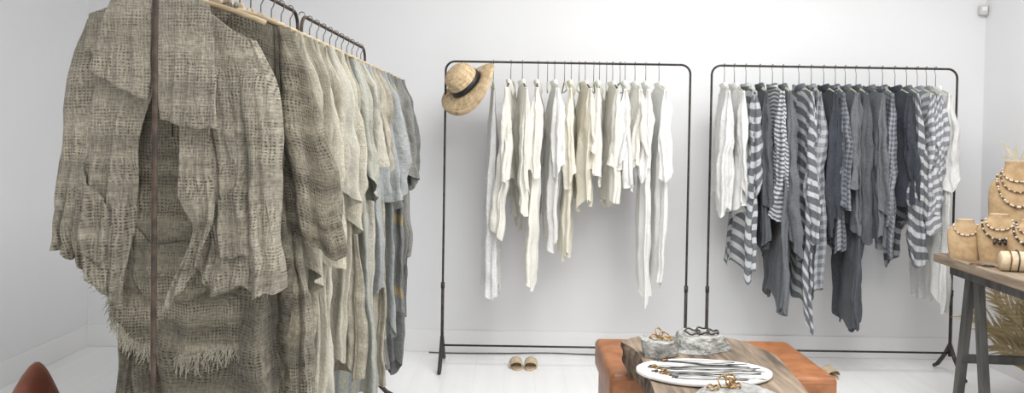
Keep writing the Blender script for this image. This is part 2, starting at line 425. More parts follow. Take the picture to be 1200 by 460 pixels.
def wall_rack_items(specs, group, kinds, base):
    for i, (px, bot, slv, mk, kind, lab, jit, ex) in enumerate(specs):
        top = RZT-.125
        dn = 4.48
        px2 = 600+(px-600)*.968
        L = top - wz(px, bot, dn); x = wx(px2, RD)
        rz = PI/2+math.radians(jit*.6)
        sl = (top-.05-wz(px, slv, 4.42)) if slv else 0
        kw = dict(L=L, sh=.18, hem=.175+.035*random.random(), depth=.028, sleeve=sl, sr=.033, out=.02, seed=100+i*7+int(px), label=lab+' on the rail', cat='garment', group=group, uvoff=random.random(), cr=.010, fw_r=.035)
        kw.update(base); kw.update(ex)
        garment(kind, (x, RD, top), rz, M[mk], **kw)
        hanger((x, RD, RZT+.0095), rz, .165, 'black' if i in kinds else 'hangclear', 'chrome', group.replace('garments', 'hangers'),
               label='black hanger on the rail' if i in kinds else 'pale green tinted hanger on the rail', barr=.005)

specsB = [
 (576, 346, None, 'silver', 'lace_dress', 'long narrow silvery white lace dress', 6, dict(sh=.13, hem=.13, depth=.036, collar=False)),
 (597, 205, 276, 'ivory', 'linen_blouse', 'ivory linen blouse with a long draped sleeve', -14, dict(sr=.040)),
 (611, 225, 245, 'ivory', 'linen_blouse', 'ivory linen blouse with wide sleeves', 12, {}),
 (630, 322, 210, 'ivory', 'linen_dress', 'long ivory linen tunic dress with pointed hem', -8, dict(point=.05, hem=.16)),
 (650, 286, 205, 'white', 'linen_tunic', 'off white linen tunic', 6, dict(hem=.155)),
 (670, 300, 212, 'cream', 'linen_tunic', 'cream linen tunic with narrow hem', -8, dict(point=.04, hem=.15)),
 (687, 238, 200, 'cream', 'linen_blouse', 'cream linen blouse', 10, {}),
 (704, 208, 182, 'ivory', 'linen_blouse', 'pale cream linen top', -14, {}),
 (720, 238, 195, 'ivory', 'linen_blouse', 'ivory linen shirt with soft folds', 8, {}),
 (735, 218, 200, 'white', 'linen_blouse', 'ivory linen blouse with short sleeves', -10, {}),
 (747, 198, 182, 'ivory', 'linen_blouse', 'short white linen top', 5, {}),
 (760, 342, 205, 'white', 'linen_dress', 'long white linen dress with pointed hem', -6, dict(point=.08, hem=.15)),
 (776, 335, 212, 'white', 'linen_dress', 'long white linen dress', 7, dict(hem=.15)),
]
specsC = [
 (855, 235, 254, 'pale', 'linen_shirt', 'pale grey shirt with draped cuffs', -10, dict(sr=.042)),
 (867, 245, 225, 'pale', 'linen_shirt', 'white linen shirt', 6, {}),
 (881, 315, 235, 'wide', 'striped_dress', 'long grey and white wide striped dress', 4, dict(sr=.040)),
 (898, 290, 235, 'char', 'linen_tunic', 'charcoal linen tunic', -6, {}),
 (913, 225, 253, 'thin', 'striped_shirt', 'thin striped grey and white shirt', 6, {}),
 (926, 358, 290, 'char2', 'linen_dress', 'long charcoal linen dress', -8, {}),
 (945, 350, 280, 'wide2', 'striped_dress', 'wide striped dress with pointed hem', 12, dict(point=.15, sr=.046)),
 (960, 340, 235, 'check2', 'checked_tunic', 'long grey checked tunic', -5, {}),
 (975, 250, 270, 'navy', 'linen_shirt', 'near black linen shirt', 6, {}),
 (989, 288, 250, 'check', 'checked_shirt', 'ink and grey checked shirt', -8, {}),
 (1001, 265, 225, 'char2', 'linen_shirt', 'grey linen shirt with side folds', 5, {}),
 (1014, 385, 290, 'char', 'linen_jumpsuit', 'very long charcoal linen jumpsuit', -4, dict(hem=.14)),
 (1030, 285, 262, 'char2', 'linen_shirt', 'graphite linen shirt', 6, {}),
 (1046, 255, 296, 'check', 'checked_shirt', 'dark checked linen shirt', -8, {}),
 (1061, 235, 240, 'navy', 'linen_shirt', 'near black linen shirt', 8, {}),
 (1075, 250, 315, 'wide2', 'striped_shirt', 'grey striped shirt with long hanging sleeve', -6, dict(sr=.043)),
 (1088, 262, 275, 'fade', 'striped_shirt', 'faded grey and white striped shirt', 6, {}),
 (1099, 250, 235, 'fade', 'striped_shirt', 'pale grey striped shirt', -4, {}),
 (1110, 358, 225, 'pale', 'linen_dress', 'long pale grey linen dress', 3, dict(hem=.15)),
]
wall_rack_items(specsB, 'cream garments on the rail', (1, 2, 3, 6, 8), dict(depth=.024, sr=.029, cr=.011, hemr=.026))
wall_rack_items(specsC, 'grey garments on the rail', (12,), dict(cr=.014, hemr=.032, fw_r=.05))
for px in (640, 660, 677, 694, 709, 725):
    hanger((wx(px, RD), RD, RZT+.0095), PI/2+math.radians(random.uniform(-10, 10)), .16, 'hangclear', 'chrome', 'cream hangers on the rail', label='pale green tinted empty hanger on the rail', barr=.005)

# ---------------------------------------------------------------- left rack garments
leftspec = [
 (2.20, 'gauze2', 'linen_dress', 'long loose weave greige linen dress behind the open jacket', 1.45, .62, {}),
 (2.29, 'nat1', 'linen_coat', 'greige gauzy linen coat', 1.15, .66, {}),
 (2.38, 'nat4', 'linen_dress', 'long flax linen dress with soft folds', 1.45, .50, {}),
 (2.47, 'nat2', 'linen_tunic', 'pale flax linen tunic', 1.10, .66, {}),
 (2.56, 'nat1', 'linen_dress', 'greige linen dress with wide sleeves', 1.35, .56, {}),
 (2.66, 'nat3', 'linen_dress', 'oat coloured linen dress', 1.42, .48, {}),
 (2.76, 'nat2', 'linen_tunic', 'flax linen tunic', 1.00, .62, {}),
 (2.86, 'nat4', 'linen_tunic', 'warm greige linen tunic', 1.18, .54, {}),
 (3.00, 'sage', 'linen_dress', 'sage linen dress with faint blue stripes', 1.30, .52, {}),
 (3.10, 'nat3', 'linen_tunic', 'oat linen tunic with short sleeves', 1.10, .36, {}),
 (3.20, 'bluegrey', 'linen_shirt', 'blue grey linen shirt', .95, .55, {}),
 (3.30, 'nat1', 'linen_dress', 'natural linen dress', 1.30, .42, {}),
 (3.40, 'nat4', 'linen_dress', 'olive greige linen dress with short sleeves', 1.20, .34, {}),
 (3.50, 'bluegrey', 'linen_tunic', 'blue grey linen tunic', 1.15, .50, {}),
 (3.60, 'grey1', 'linen_dress', 'ash grey linen dress', 1.30, .62, dict(hem=.235)),
 (3.70, 'gold', 'linen_shirt', 'slate linen shirt with mustard bands', 1.0, .56, dict(out=.03)),
 (3.80, 'grey2', 'linen_dress', 'dark slate linen dress', 1.34, .62, dict(hem=.22, out=.03)),
 (3.90, 'grey1', 'linen_shirt', 'ash grey linen shirt', .9, .50, dict(out=.02)),
 (3.99, 'grey2', 'linen_dress', 'dark grey linen dress', 1.20, .54, dict(hem=.21, out=.02)),
]
for i, (d, mk, kind, lab, L, sl, ex) in enumerate(leftspec):
    top = RZT-.12
    rz = angL-PI/2+math.radians(random.uniform(-6, 6))
    kw = dict(L=L, sh=.215, hem=random.uniform(.225, .30), depth=.034, sleeve=sl, sr=random.uniform(.055, .072), out=random.uniform(.02, .07), seed=500+i*3, label=lab+(' on the rail' if len(lab.split()) < 8 else ''), cat='garment',
              group='natural linen garments', fold=1.2, uvoff=random.random(), point=random.choice((0, .06, .12)), point_side=1, slope=.34, cr=.014, hemr=.03)
    kw.update(ex)
    garment(kind, (lineP(d), d, top+.006), rz, M[mk], **kw)
    hanger((lineP(d), d, RZT+.0095), rz, .195, 'hangwood', 'chrome', 'wooden hangers', drop=.105, label='pale wooden hanger on the rail', barr=.009)

# ---------------------------------------------------------------- open gauze jacket (hero)
JD = 2.06; JX = wx(213, JD); JZ = 1.66; JS = F_/JD
jk = root('gauze_jacket', 'open greige loose weave linen jacket with wide collar and fringed hem', 'jacket', (JX, JD, JZ), 0, None)
def J(p): return np.array(((p[0]-213)/JS, (CAMZ+159/JS-p[1]/JS)-JZ))
def resamp(pts, n):
    P = np.array([J(p) for p in pts], float)
    s = np.concatenate([[0], np.cumsum(np.linalg.norm(np.diff(P, axis=0), axis=1))]); s /= s[-1]
    u = np.linspace(0, 1, n); Q = np.stack([np.interp(u, s, P[:, i]) for i in (0, 1)], -1)
    for _ in range(8): Q[1:-1] = .25*Q[:-2]+.5*Q[1:-1]+.25*Q[2:]
    return Q
def sheet(name, top, bottom, left, right, y0, mat, n=90, m=90, amp=.008, ks=None, seed=0, edge=.012, curve=0., par=None, tilt=0, edgewave=.004, cr=.012, lump=.15, drift=2.0):
    rs = np.random.RandomState(seed)
    T, B, Lf, Rt = resamp(top, m), resamp(bottom, m), resamp(left, n), resamp(right, n)
    u = np.linspace(0, 1, m)[None, :, None]; v = np.linspace(0, 1, n)[:, None, None]
    Q = (1-v)*T[None]+v*B[None]+(1-u)*Lf[:, None]+u*Rt[:, None]-((1-u)*(1-v)*T[0]+u*(1-v)*T[-1]+(1-u)*v*B[0]+u*v*B[-1])
    uu, vv = u[..., 0], v[..., 0]
    f = 0
    for k_, a in (ks or [(5, .6), (9, 1), (15, .8), (24, .4)]):
        ff = np.sin(k_*uu+rs.uniform(0, 6)+rs.uniform(-drift, drift)*vv+.6*np.sin(2.2*vv+rs.uniform(0, 6)))
        f = f + a*(1-2*np.abs(ff)**.8 if k_ > 8 else ff)
    f2 = np.sin(9*vv+4*uu+rs.uniform(0, 6))
    Y = y0 - amp*f*(.1+.9*sm(vv*1.2)) - amp*lump*f2 - curve*np.sin(PI*uu)+tilt*vv
    Y = Y + edge*(np.sin(9*vv+rs.uniform(0, 6))*(uu**10+(1-uu)**10))*sm(vv*2)
    X = Q[..., 0]+edgewave*np.sin(17*vv+rs.uniform(0, 6))*(uu**6+(1-uu)**6)*sm(vv*3)
    Z = Q[..., 1]+edgewave*np.sin(19*uu+rs.uniform(0, 6))*vv**6
    P0 = np.stack([X, Y, Z], -1)
    P = crumple(P0, seed, cr, 9, 5, w=.2+.8*sm(vv*1.3)+0*uu, yw=1.3)
    o = grid_obj(name, P, np.stack([X+y0*3, Z+y0*2], -1), mat, par or jk)
    md = o.modifiers.new('solid', 'SOLIDIFY'); md.thickness = .0025; md.offset = 0
    return o, P
def patch_pocket(P, u0, u1, vt0, vt1, vb, mat, par, off=.007):
    """pocket that follows the surface of a panel: slanted top from (u0,vt0) to (u1,vt1), bottom at vb"""
    n, m = P.shape[:2]; a = 26
    U = np.linspace(u0, u1, a)[None, :]+0*np.linspace(0, 1, a)[:, None]
    k_ = np.linspace(0, 1, a)[:, None]
    sq = np.abs(np.linspace(-1, 1, a))[None, :]
    V_ = (vt0+(vt1-vt0)*np.linspace(0, 1, a)[None, :])*(1-k_) + (vb-.03*sq**4)*k_
    fu = np.clip(U*(m-1), 0, m-1.001); fv = np.clip(V_*(n-1), 0, n-1.001)
    iu = fu.astype(int); iv = fv.astype(int); du = (fu-iu)[..., None]; dv = (fv-iv)[..., None]
    Q = (P[iv, iu]*(1-du)+P[iv, iu+1]*du)*(1-dv)+(P[iv+1, iu]*(1-du)+P[iv+1, iu+1]*du)*dv
    Q = Q.copy(); Q[..., 1] -= off*(1+.6*(1-k_))*np.clip((1-sq**8)*3, .35, 1)
    o = grid_obj('pocket', Q, np.stack([Q[..., 0]+.37, Q[..., 2]+.21], -1), mat, par)
    md = o.modifiers.new('solid', 'SOLIDIFY'); md.thickness = .004; md.offset = 0
    return o
def limb(name, Lp, Rp, depth, y0, mat, n=60, m=56, amp=.010, seed=0, par=None):
    rs = np.random.RandomState(seed)
    Lq, Rq = resamp(Lp, n), resamp(Rp, n)
    C = (Lq+Rq)/2; Wd = (Rq-Lq)/2
    t = np.linspace(0, 1, n)[:, None]; ph = np.linspace(PI/2, PI/2+2*PI, m)[None, :]
    ff = folds(ph, t, rs, [(3, .8), (5, .9), (8, .7), (12, .4)], drift=2.5)+.25*np.sin(20*t+3*ph)
    dd = depth*(.25+.75*sm(t*5))
    X = C[:, :1]+Wd[:, :1]*np.cos(ph)*(1+0*t)
    Z = C[:, 1:]+Wd[:, 1:]*np.cos(ph)+.005*np.sin(ph*3)*t
    Y = y0+(dd+ff*amp*(.3+.7*t))*np.sin(ph)
    X = X+.25*amp*ff*np.cos(ph)
    P = crumple(np.stack([X, Y, Z], -1), seed, .015, 10, 7, w=.2+.8*t+0*ph); P[:, -1] = P[:, 0]
    return grid_obj(name, P, np.stack([X, Z], -1), mat, par or jk)
G, G2 = M['gauze'], M['gauze2']
limb('sleeve', [(104,24),(92,55),(80,110),(76,170),(69,235),(62,288)], [(135,40),(128,90),(120,150),(112,220),(102,265),(90,303)], .05, .0, G, seed=3)
limb('sleeve', [(262,30),(280,90),(288,160),(290,230),(290,290),(298,345)], [(298,46),(322,95),(330,160),(326,240),(331,290),(333,338)], .05, .0, G, seed=4)
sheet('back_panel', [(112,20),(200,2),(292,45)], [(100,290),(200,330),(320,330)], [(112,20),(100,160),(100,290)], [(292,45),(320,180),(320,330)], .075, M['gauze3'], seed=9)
o, Pl = sheet('front_panel', [(112,20),(150,10),(192,-4)], [(90,290),(108,318),(148,362)], [(112,20),(98,120),(92,210),(90,290)],
      [(192,-4),(188,90),(172,165),(158,240),(152,300),(148,362)], -.034, G, seed=21, amp=.0105, curve=.014, drift=3.4)
o, Pr = sheet('front_panel', [(204,-4),(250,15),(296,50)], [(236,300),(256,345),(286,330),(320,348)], [(204,-4),(214,100),(236,170),(240,225),(248,262),(236,300)],
      [(296,50),(318,120),(322,220),(320,348)], -.034, G, seed=22, amp=.0110, curve=.016, drift=3.4)
sheet('draped_lapel', [(210,90),(236,90),(262,110)], [(212,358),(232,330),(254,296)], [(210,90),(228,160),(218,225),(240,262),(212,358)],
      [(262,110),(258,180),(262,240),(254,296)], -.070, G, seed=25, amp=.011, edge=.016, n=80, m=46, ks=[(3,1),(6,.6),(11,.5)])
sheet('collar', [(150,2),(172,-6),(195,-18)], [(121,86),(155,104),(190,120)], [(150,2),(134,40),(121,86)], [(195,-18),(192,50),(190,120)], -.080, G, seed=31, amp=.004, n=40, m=40, edge=.003, edgewave=.0015, curve=.008, cr=.006)
sheet('collar', [(203,-18),(235,-8),(262,14)], [(206,140),(240,150),(272,150)], [(203,-18),(200,60),(206,140)], [(262,14),(268,80),(272,150)], -.100, G, seed=32, amp=.004, n=40, m=40, edge=.003, edgewave=.0015, curve=.008, cr=.006)
patch_pocket(Pl, .16, .74, .60, .70, .90, G, jk, .010)
patch_pocket(Pr, .42, .90, .66, .58, .88, G, jk, .010)
def fringe(Pm, par, mat, count=160, ln=.045, seed=0, u0=0., u1=1.):
    rs = np.random.RandomState(seed); V = []; F = []
    for i in range(count):
        k_ = rs.uniform(u0, u1)*(len(Pm)-1.001); a = int(k_); p = Pm[a]*(1-(k_-a))+Pm[a+1]*(k_-a)
        l = ln*rs.uniform(.2, 1.1)*(.75+.25*math.sin(k_*1.7)); w = rs.uniform(.0006, .0012)
        b = len(V); dx = rs.uniform(-.016, .016); dy = rs.uniform(-.012, .006); sw = rs.uniform(-.004, .004)
        for s_ in (0, .33, .66, 1):
            q = Vector((p[0]+dx*s_*s_+sw*math.sin(s_*7), p[1]+dy*s_, p[2]-l*s_+.006))
            V += [q+Vector((-w, 0, 0)), q+Vector((w, 0, 0))]
        F += [(b, b+1, b+3, b+2), (b+2, b+3, b+5, b+4), (b+4, b+5, b+7, b+6)]
    uvs = [(v[0]*1.0, v[2]*1.0) for v in V]
    o = mesh_obj('fringe', V, F, mat, par, np.array(uvs), False); o['kind'] = 'stuff'; return o
fringe(Pl[-1], jk, G, 60, .014, 1); fringe(Pr[-1], jk, G, 70, .014, 2)
tn = root('gauze_tunic', 'greige banded loose weave tunic with long fringed hem', 'tunic', (JX, JD+.012, JZ), 0, None)
o, Pt = sheet('front_panel', [(128,62),(165,74),(200,116),(235,74),(290,70)], [(106,330),(128,372),(160,412),(232,420),(306,390)], [(128,62),(120,160),(106,250),(106,330)],
      [(290,70),(300,180),(308,300),(306,390)], .020, G2, seed=51, par=tn, amp=.008, n=90, m=90, curve=.018)
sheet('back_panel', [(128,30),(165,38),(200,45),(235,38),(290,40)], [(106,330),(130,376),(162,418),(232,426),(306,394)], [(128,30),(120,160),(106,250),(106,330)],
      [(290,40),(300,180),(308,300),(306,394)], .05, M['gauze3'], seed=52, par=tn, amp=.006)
patch_pocket(Pt, .30, .70, .58, .58, .80, G2, tn)
fringe(Pt[-1], tn, M['nat4'], 620, .065, 3, .10, 1.)
fringe(Pt[-1], tn, G, 60, .018, 4, 0, .14)
box('neck_label', (.02, .002, .045), ((199-213)/JS, -.0, CAMZ+(159-88)/JS-JZ), M['label'], tn, bev=0)
tube('neck_strap', [((199-213)/JS, .002, CAMZ+(159-108)/JS-JZ), ((199-213)/JS, .004, CAMZ+(159-160)/JS-JZ)], .002, M['black'], tn, 6)
hanger((lineP(2.06), 2.06, RZT+.0095), angL-PI/2, .19, 'hangwood', 'chrome', 'wooden hangers', label='pale wooden hanger holding the open jacket', barr=.008)
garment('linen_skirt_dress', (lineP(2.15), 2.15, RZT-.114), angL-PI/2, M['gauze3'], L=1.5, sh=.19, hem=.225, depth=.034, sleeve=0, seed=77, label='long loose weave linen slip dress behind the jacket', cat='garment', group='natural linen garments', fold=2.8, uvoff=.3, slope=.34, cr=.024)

# ---------------------------------------------------------------- straw hat
ht = root('straw_hat', 'woven straw hat with black ribbon hung on the rack corner', 'hat', (wx(546, 4.6), 4.575, wz(546, 99, 4.6)))
prof = [(.0, .122), (.03, .121), (.06, .115), (.080, .098), (.090, .066), (.095, .02), (.098, .0), (.115, -.004), (.145, -.008), (.172, -.016), (.192, -.030)]
cr = lathe('crown', prof[:7], M['straw'], ht, 48)
br = lathe('brim', prof[6:], M['straw'], ht, 48)
for o in (cr, br):
    md = o.modifiers.new('s', 'SOLIDIFY'); md.thickness = .003
    md.offset = 0
    for v in o.data.vertices:
        a = math.atan2(v.co.y, v.co.x); r = math.hypot(v.co.x, v.co.y)
        if r > .1: v.co.z += .022*(r-.09)/.09*math.sin(2*a+.6)
lathe('ribbon', [(.097, .002), (.1015, .004), (.1005, .018), (.099, .034), (.094, .036)], M['black'], ht, 48)
ax = Vector((-.60, -.52, .60)).normalized()
ht.rotation_mode = 'QUATERNION'; ht.rotation_quaternion = ax.to_track_quat('Z', 'Y')

# ---------------------------------------------------------------- sandals
def sandal(loc, rz, side, lab, grp):
    rt = root('slide_sandal', lab, 'sandal', loc, rz, grp); rt.scale = (.88, .88, .88)
    out = []
    for i in range(40):
        a = 2*PI*i/40; y = -.125*math.cos(a)
        w = .030+.012*(math.cos(a)*.5+.5)
        x = w*math.sin(a)*(abs(math.sin(a))**-.25 if abs(math.sin(a)) > .01 else 1)+side*.006*math.cos(a)
        out.append((x, y))
    def slab(name, sc, z0, z1, mat):
        V = [(x*sc, y*sc, z0) for x, y in out]+[(x*sc, y*sc, z1) for x, y in out]
        n = 40; F = [(i, (i+1) % n, n+(i+1) % n, n+i) for i in range(n)]+[tuple(range(n))[::-1], tuple(range(n, 2*n))]
        return mesh_obj(name, V, F, mat, rt, smooth=False)
    slab('sole', 1, 0, .014, M['suede']); slab('footbed', .93, .014, .018, M['sole'])
    u = np.linspace(0, PI, 20)[None, :]; v = np.linspace(0, 1, 8)[:, None]
    X = .042*np.cos(u)*(1-.0*v); Z = .015+.045*np.sin(u)**.8*(.75+.35*v); Y = -.095+.085*v+0*u+.012*np.cos(u)**2
    o = grid_obj('strap', np.stack([X+0*v, Y, Z], -1), np.stack([X+0*v, Z], -1), M['suede'], rt)
    md = o.modifiers.new('s', 'SOLIDIFY'); md.thickness = .003
sandal((wx(608, 4.72), 4.70, 0), math.radians(4), 1, 'tan suede slide sandal on the white floor', 'tan sandals under the cream rack')
sandal((wx(626, 4.72), 4.70, 0), math.radians(-4), -1, 'tan suede slide sandal on the white floor', 'tan sandals under the cream rack')
sandal((wx(958, 4.6), 4.64, 0), math.radians(20), 1, 'beige slide sandal under the grey rack', 'beige sandals under the grey rack')
sandal((wx(976, 4.6), 4.62, 0), math.radians(12), -1, 'beige slide sandal under the grey rack', 'beige sandals under the grey rack')

cb = tube('power_cable', [(x, 4.955+.01*math.sin(x*5), .005+.004*max(0, math.sin(x*7))) for x in np.linspace(-.5, 1.0, 50)], .004, M['tableleg'])
tag(cb, 'thin grey cable lying along the foot of the wall', 'cable')
sn = root('motion_sensor', 'small white plastic motion sensor high on the wall', 'sensor', (wx(1149, 4.96), 4.980, wz(1149, 12, 4.97)))
box('housing', (.048, .04, .062), (0, 0, 0), M['plastic'], sn, .008, 3)
box('lens', (.030, .006, .026), (0, -.021, .006), M['ceramic'], sn, .002, 2)

# ---------------------------------------------------------------- leather ottoman + slab table
ot = root('leather_bench', 'tan leather upholstered bench supporting a wooden slab', 'bench', (.775, 3.11, 0))
box('base', (.79, .50, .36), (0, 0, .20), M['leather'], ot, .015, 3)
box('cushion', (.82, .54, .12), (0, 0, .44), M['leather'], ot, .022, 5)
def rect_loop(a, b, z, r=.02):
    P = []
    for cx_, cy_, a0 in ((a-r, b-r, 0), (-a+r, b-r, 90), (-a+r, -b+r, 180), (a-r, -b+r, 270)):
        P += [(cx_+r*math.cos(math.radians(a0+t)), cy_+r*math.sin(math.radians(a0+t)), z) for t in (0, 30, 60, 90)]
    return P
tube('piping', rect_loop(.408, .268, .480), .003, M['leather'], ot, 6, True)
for sx in (-1, 1):
    for sy in (-1, 1): tube('foot', [(sx*.36, sy*.2, 0), (sx*.36, sy*.2, .04)], .02, M['iron'], ot)

tb = root('slab_table', 'live edge weathered wood slab table with bark edge', 'table', (.645, 2.48, 0))
no = 96; lay = 9; V = []; F = []
for l in range(lay):
    zf = l/(lay-1); z = .502+.118*zf
    for i in range(no):
        a = 2*PI*i/no; c_, s_ = math.cos(a), math.sin(a)
        ex = .45; x = .235*math.copysign(abs(c_)**ex, c_); y = .47*math.copysign(abs(s_)**.35, s_)
        wob = 1+.045*math.sin(5*a+1)+.03*math.sin(9*a+2)+.02*math.sin(17*a)
        bul = 1-.10*(1-zf)**2+.02*math.sin(12*zf+8*a)-(.02 if l == lay-1 else 0)
        V.append((x*wob*bul+.012*math.sin(y*9), y*(.99+.02*math.sin(3*a))*bul**.3, z))
top0 = (lay-1)*no
for l in range(lay-1):
    for i in range(no): F.append((l*no+i, l*no+(i+1) % no, (l+1)*no+(i+1) % no, (l+1)*no+i))
mesh_obj('bark_edge', V, F+[tuple(range(no))[::-1]], M['bark'], tb, smooth=False)
mesh_obj('slab_top', V[top0:], [tuple(range(no))], M['slab'], tb, smooth=False)
for sx in (-.13, .13):
    tube('leg', [(sx, -.30, .0), (sx, -.26, .51)], .018, M['iron'], tb)
    
def stone(loc, size, seed, lab):
    bm = bmesh.new(); bmesh.ops.create_icosphere(bm, subdivisions=5, radius=1)
    rs = np.random.RandomState(seed); dirs = []
    for a in np.arange(0, 2*PI, 2*PI/6):
        a2 = a+rs.uniform(-.4, .4); dirs.append((Vector((math.cos(a2), math.sin(a2), rs.uniform(-.15, .55))).normalized(), rs.uniform(.58, .85)))
    for v in bm.verts:
        p = v.co.copy()*1.3
        for d, c in dirs:
            k_ = p.dot(d)
            if k_ > c: p -= d*(k_-c)*.98
        tz = .42+.07*p.x*math.sin(seed)+(.07 if p.x*math.cos(seed)+p.y*.6 > .15 else 0)
        if p.z > tz: p.z = tz+(p.z-tz)*.05
        if p.z < -.5: p.z = -.5
        p += Vector((1, 1, .3))*(.06*MN.noise(p*2.3+Vector((seed, 0, 0))))
        if p.z > -.45: p += MN.noise_vector(p*7)*.035 + MN.noise_vector(p*17)*.015
        v.co = p
    xs = [v.co.x for v in bm.verts]; ys = [v.co.y for v in bm.verts]; zs = [v.co.z for v in bm.verts]
    x0, x1, y0, y1, z0, z1 = min(xs), max(xs), min(ys), max(ys), min(zs), max(zs)
    for v in bm.verts:
        v.co = Vector((((v.co.x-x0)/(x1-x0)-.5)*size[0], ((v.co.y-y0)/(y1-y0)-.5)*size[1], (v.co.z-z0)/(z1-z0)*size[2]))
    me = bpy.data.meshes.new('stone'); bm.to_mesh(me); bm.free(); me.materials.append(M['stone'])
    o = bpy.data.objects.new('display_stone', me); COL.objects.link(o); o.location = loc
    tag(o, lab, 'stone', 'grey display stones'); return o
ST = .621
stone((.510, 2.67, ST), (.135, .13, .056), 3, 'grey slate stone holding brass bracelets')
stone((.668, 2.76, ST), (.205, .19, .056), 8, 'larger flat grey stone holding dark jewelry')
stone((.590, 2.13, ST), (.29, .20, .048), 15, 'flat slate stone holding brass jewelry')
pl = lathe('oval_board', [(0, 0), (.94, 0), (1.0, .004), (1.0, .012), (.98, .014), (0, .014)], M['ceramic'], None, 64, .208, .135)
for v in pl.data.vertices:
    a = math.atan2(v.co.y, v.co.x); f = 1+.018*math.sin(3*a+1)+.012*math.sin(5*a)
    v.co.x *= f; v.co.y *= f
pl.location = (.60, 2.44, ST); tag(pl, 'flat white oval board with black cord necklaces', 'board')
rs = np.random.RandomState(9)
for j in range(13):
    nk = root('cord_necklace', 'thin black cord necklace laid on the white board', 'necklace', (0, 0, 0), 0, 'cord necklaces on the board')
    off = (j-6)/6
    cy = 2.44+off*.09+rs.uniform(-.008, .008); cx = .60+rs.uniform(-.02, .02); hl = .175*math.sqrt(max(.05, 1-(off*.74)**2))*rs.uniform(.8, 1.); an = rs.uniform(-.2, .3)
    w = rs.uniform(.004, .012); pts = []
    for i in range(48):
        a = 2*PI*i/48
        lx = hl*math.cos(a); ly = w*math.sin(a)+.006*math.sin(2.2*math.cos(a)+j)
        pts.append((cx+lx*math.cos(an)-ly*math.sin(an), cy+lx*math.sin(an)+ly*math.cos(an), ST+.0155+.0008*(j % 3)))
    tube('cord', pts, .0009, M['black'], nk, 6, True)
    q = pts[24]
    tube('pendant', [(q[0]-.010, q[1]-.004, q[2]+.003), (q[0]+.010, q[1]+.004, q[2]+.003)], .0026, M['gold_metal'] if j % 2 else M['darkbead'], nk, 8)
def ring(loc, r, tr, rot, mat, name, lab, grp, wave=0):
    pts = [(r*math.cos(a), r*math.sin(a), wave*math.sin(4*a)) for a in np.linspace(0, 2*PI, 40, endpoint=False)]
    o = tube(name, pts, tr, mat, None, 8, True); o.location = loc; o.rotation_euler = rot; tag(o, lab, 'bracelet' if r > .02 else 'ring', grp)
for loc, r, rot in (((.495, 2.67, ST+.058), .021, (.15, 0, 0)), ((.525, 2.68, ST+.060), .017, (.6, .2, 0)), ((.508, 2.69, ST+.068), .017, (1.1, .4, .5)), ((.53, 2.66, ST+.057), .015, (.1, .1, 0))):
    ring(loc, r, .0022, rot, M['gold_metal'], 'brass_bracelet', 'thin brass bracelet on a slate stone', 'brass bracelets', .002)
for loc, r, rot in (((.635, 2.75, ST+.060), .027, (.1, .05, 0)), ((.672, 2.76, ST+.062), .023, (.2, -.1, 0)), ((.705, 2.75, ST+.060), .020, (.1, 0, 0))):
    ring(loc, r, .0032, rot, M['darkbead'], 'dark_bracelet', 'dark twisted bracelet on a grey stone', 'dark bracelets', .003)
for loc, r, rot in (((.59, 2.17, ST+.060), .016, (.9, .2, 0)), ((.605, 2.16, ST+.062), .014, (1.2, 0, .7)), ((.622, 2.17, ST+.053), .014, (.2, .1, 0)), ((.555, 2.15, ST+.051), .015, (.1, 0, 0)), ((.612, 2.185, ST+.062), .015, (1.4, .3, .2))):
    ring(loc, r, .0024, rot, M['gold_metal'], 'brass_bracelet', 'chunky brass bracelet piled on a flat stone', 'brass jewelry pile', .003)

# ---------------------------------------------------------------- right table
TT = .80
rt = root('trestle_table', 'rustic wood trestle table holding necklace busts', 'table', (2.44, 3.28, 0), math.radians(-5))
box('table_top', (.72, 1.45, .045), (0, 0, TT-.0225), M['tabletop'], rt, .006, 2)
box('apron', (.62, 1.30, .05), (0, 0, TT-.07), M['tableleg'], rt, .003)
for yy in (.50, -.45):
    for sx in (-.26, .26):
        for sp in (-1, 1):
            p0 = Vector((sx, yy+sp*.03, TT-.05)); p1 = Vector((sx, yy+sp*.15, 0)); d = p1-p0
            b = box('leg', (.036, .045, d.length), (p0+p1)/2, M['tableleg'], rt, .003)
            b.rotation_mode = 'QUATERNION'; b.rotation_quaternion = (-d).to_track_quat('Z', 'Y')
    box('stretcher', (.54, .03, .04), (0, yy+.09, .30), M['tableleg'], rt, .003)

TTB = [0, .06, .3, .52, .64, .74, .82, .88, .93, 1]
WB = [.84, .86, .95, 1.0, 1.0, .95, .78, .56, .46, .46]
DB = [.50, .52, .52, .48, .42, .37, .33, .31, .30, .31]
def bust(loc, s, hgt, lab, rz=0):
    r = root('necklace_bust', lab, 'display bust', loc, rz, 'necklace display busts')
    n, m = 34, 49
    t = np.linspace(0, 1, n)[:, None]; th = np.linspace(0, 2*PI, m)[None, :]
    w = np.interp(t, TTB, WB)*s/2; dd = np.interp(t, TTB, DB)*s/2
    w[1:-1] = (w[:-2]+2*w[1:-1]+w[2:])/4; dd[1:-1] = (dd[:-2]+2*dd[1:-1]+dd[2:])/4
    X = w*np.cos(th); Y = dd*np.sin(th); Z = t*hgt+0*th
    grid_obj('torso', np.stack([X, Y, Z], -1), np.stack([X, Z], -1), M['kraft'], r)
    lathe('neck_cap', [(0, hgt+.001), (.21*s, hgt+.001), (.228*s, hgt-.001)], M['suede'], r, 30, 1, .7)
    return r
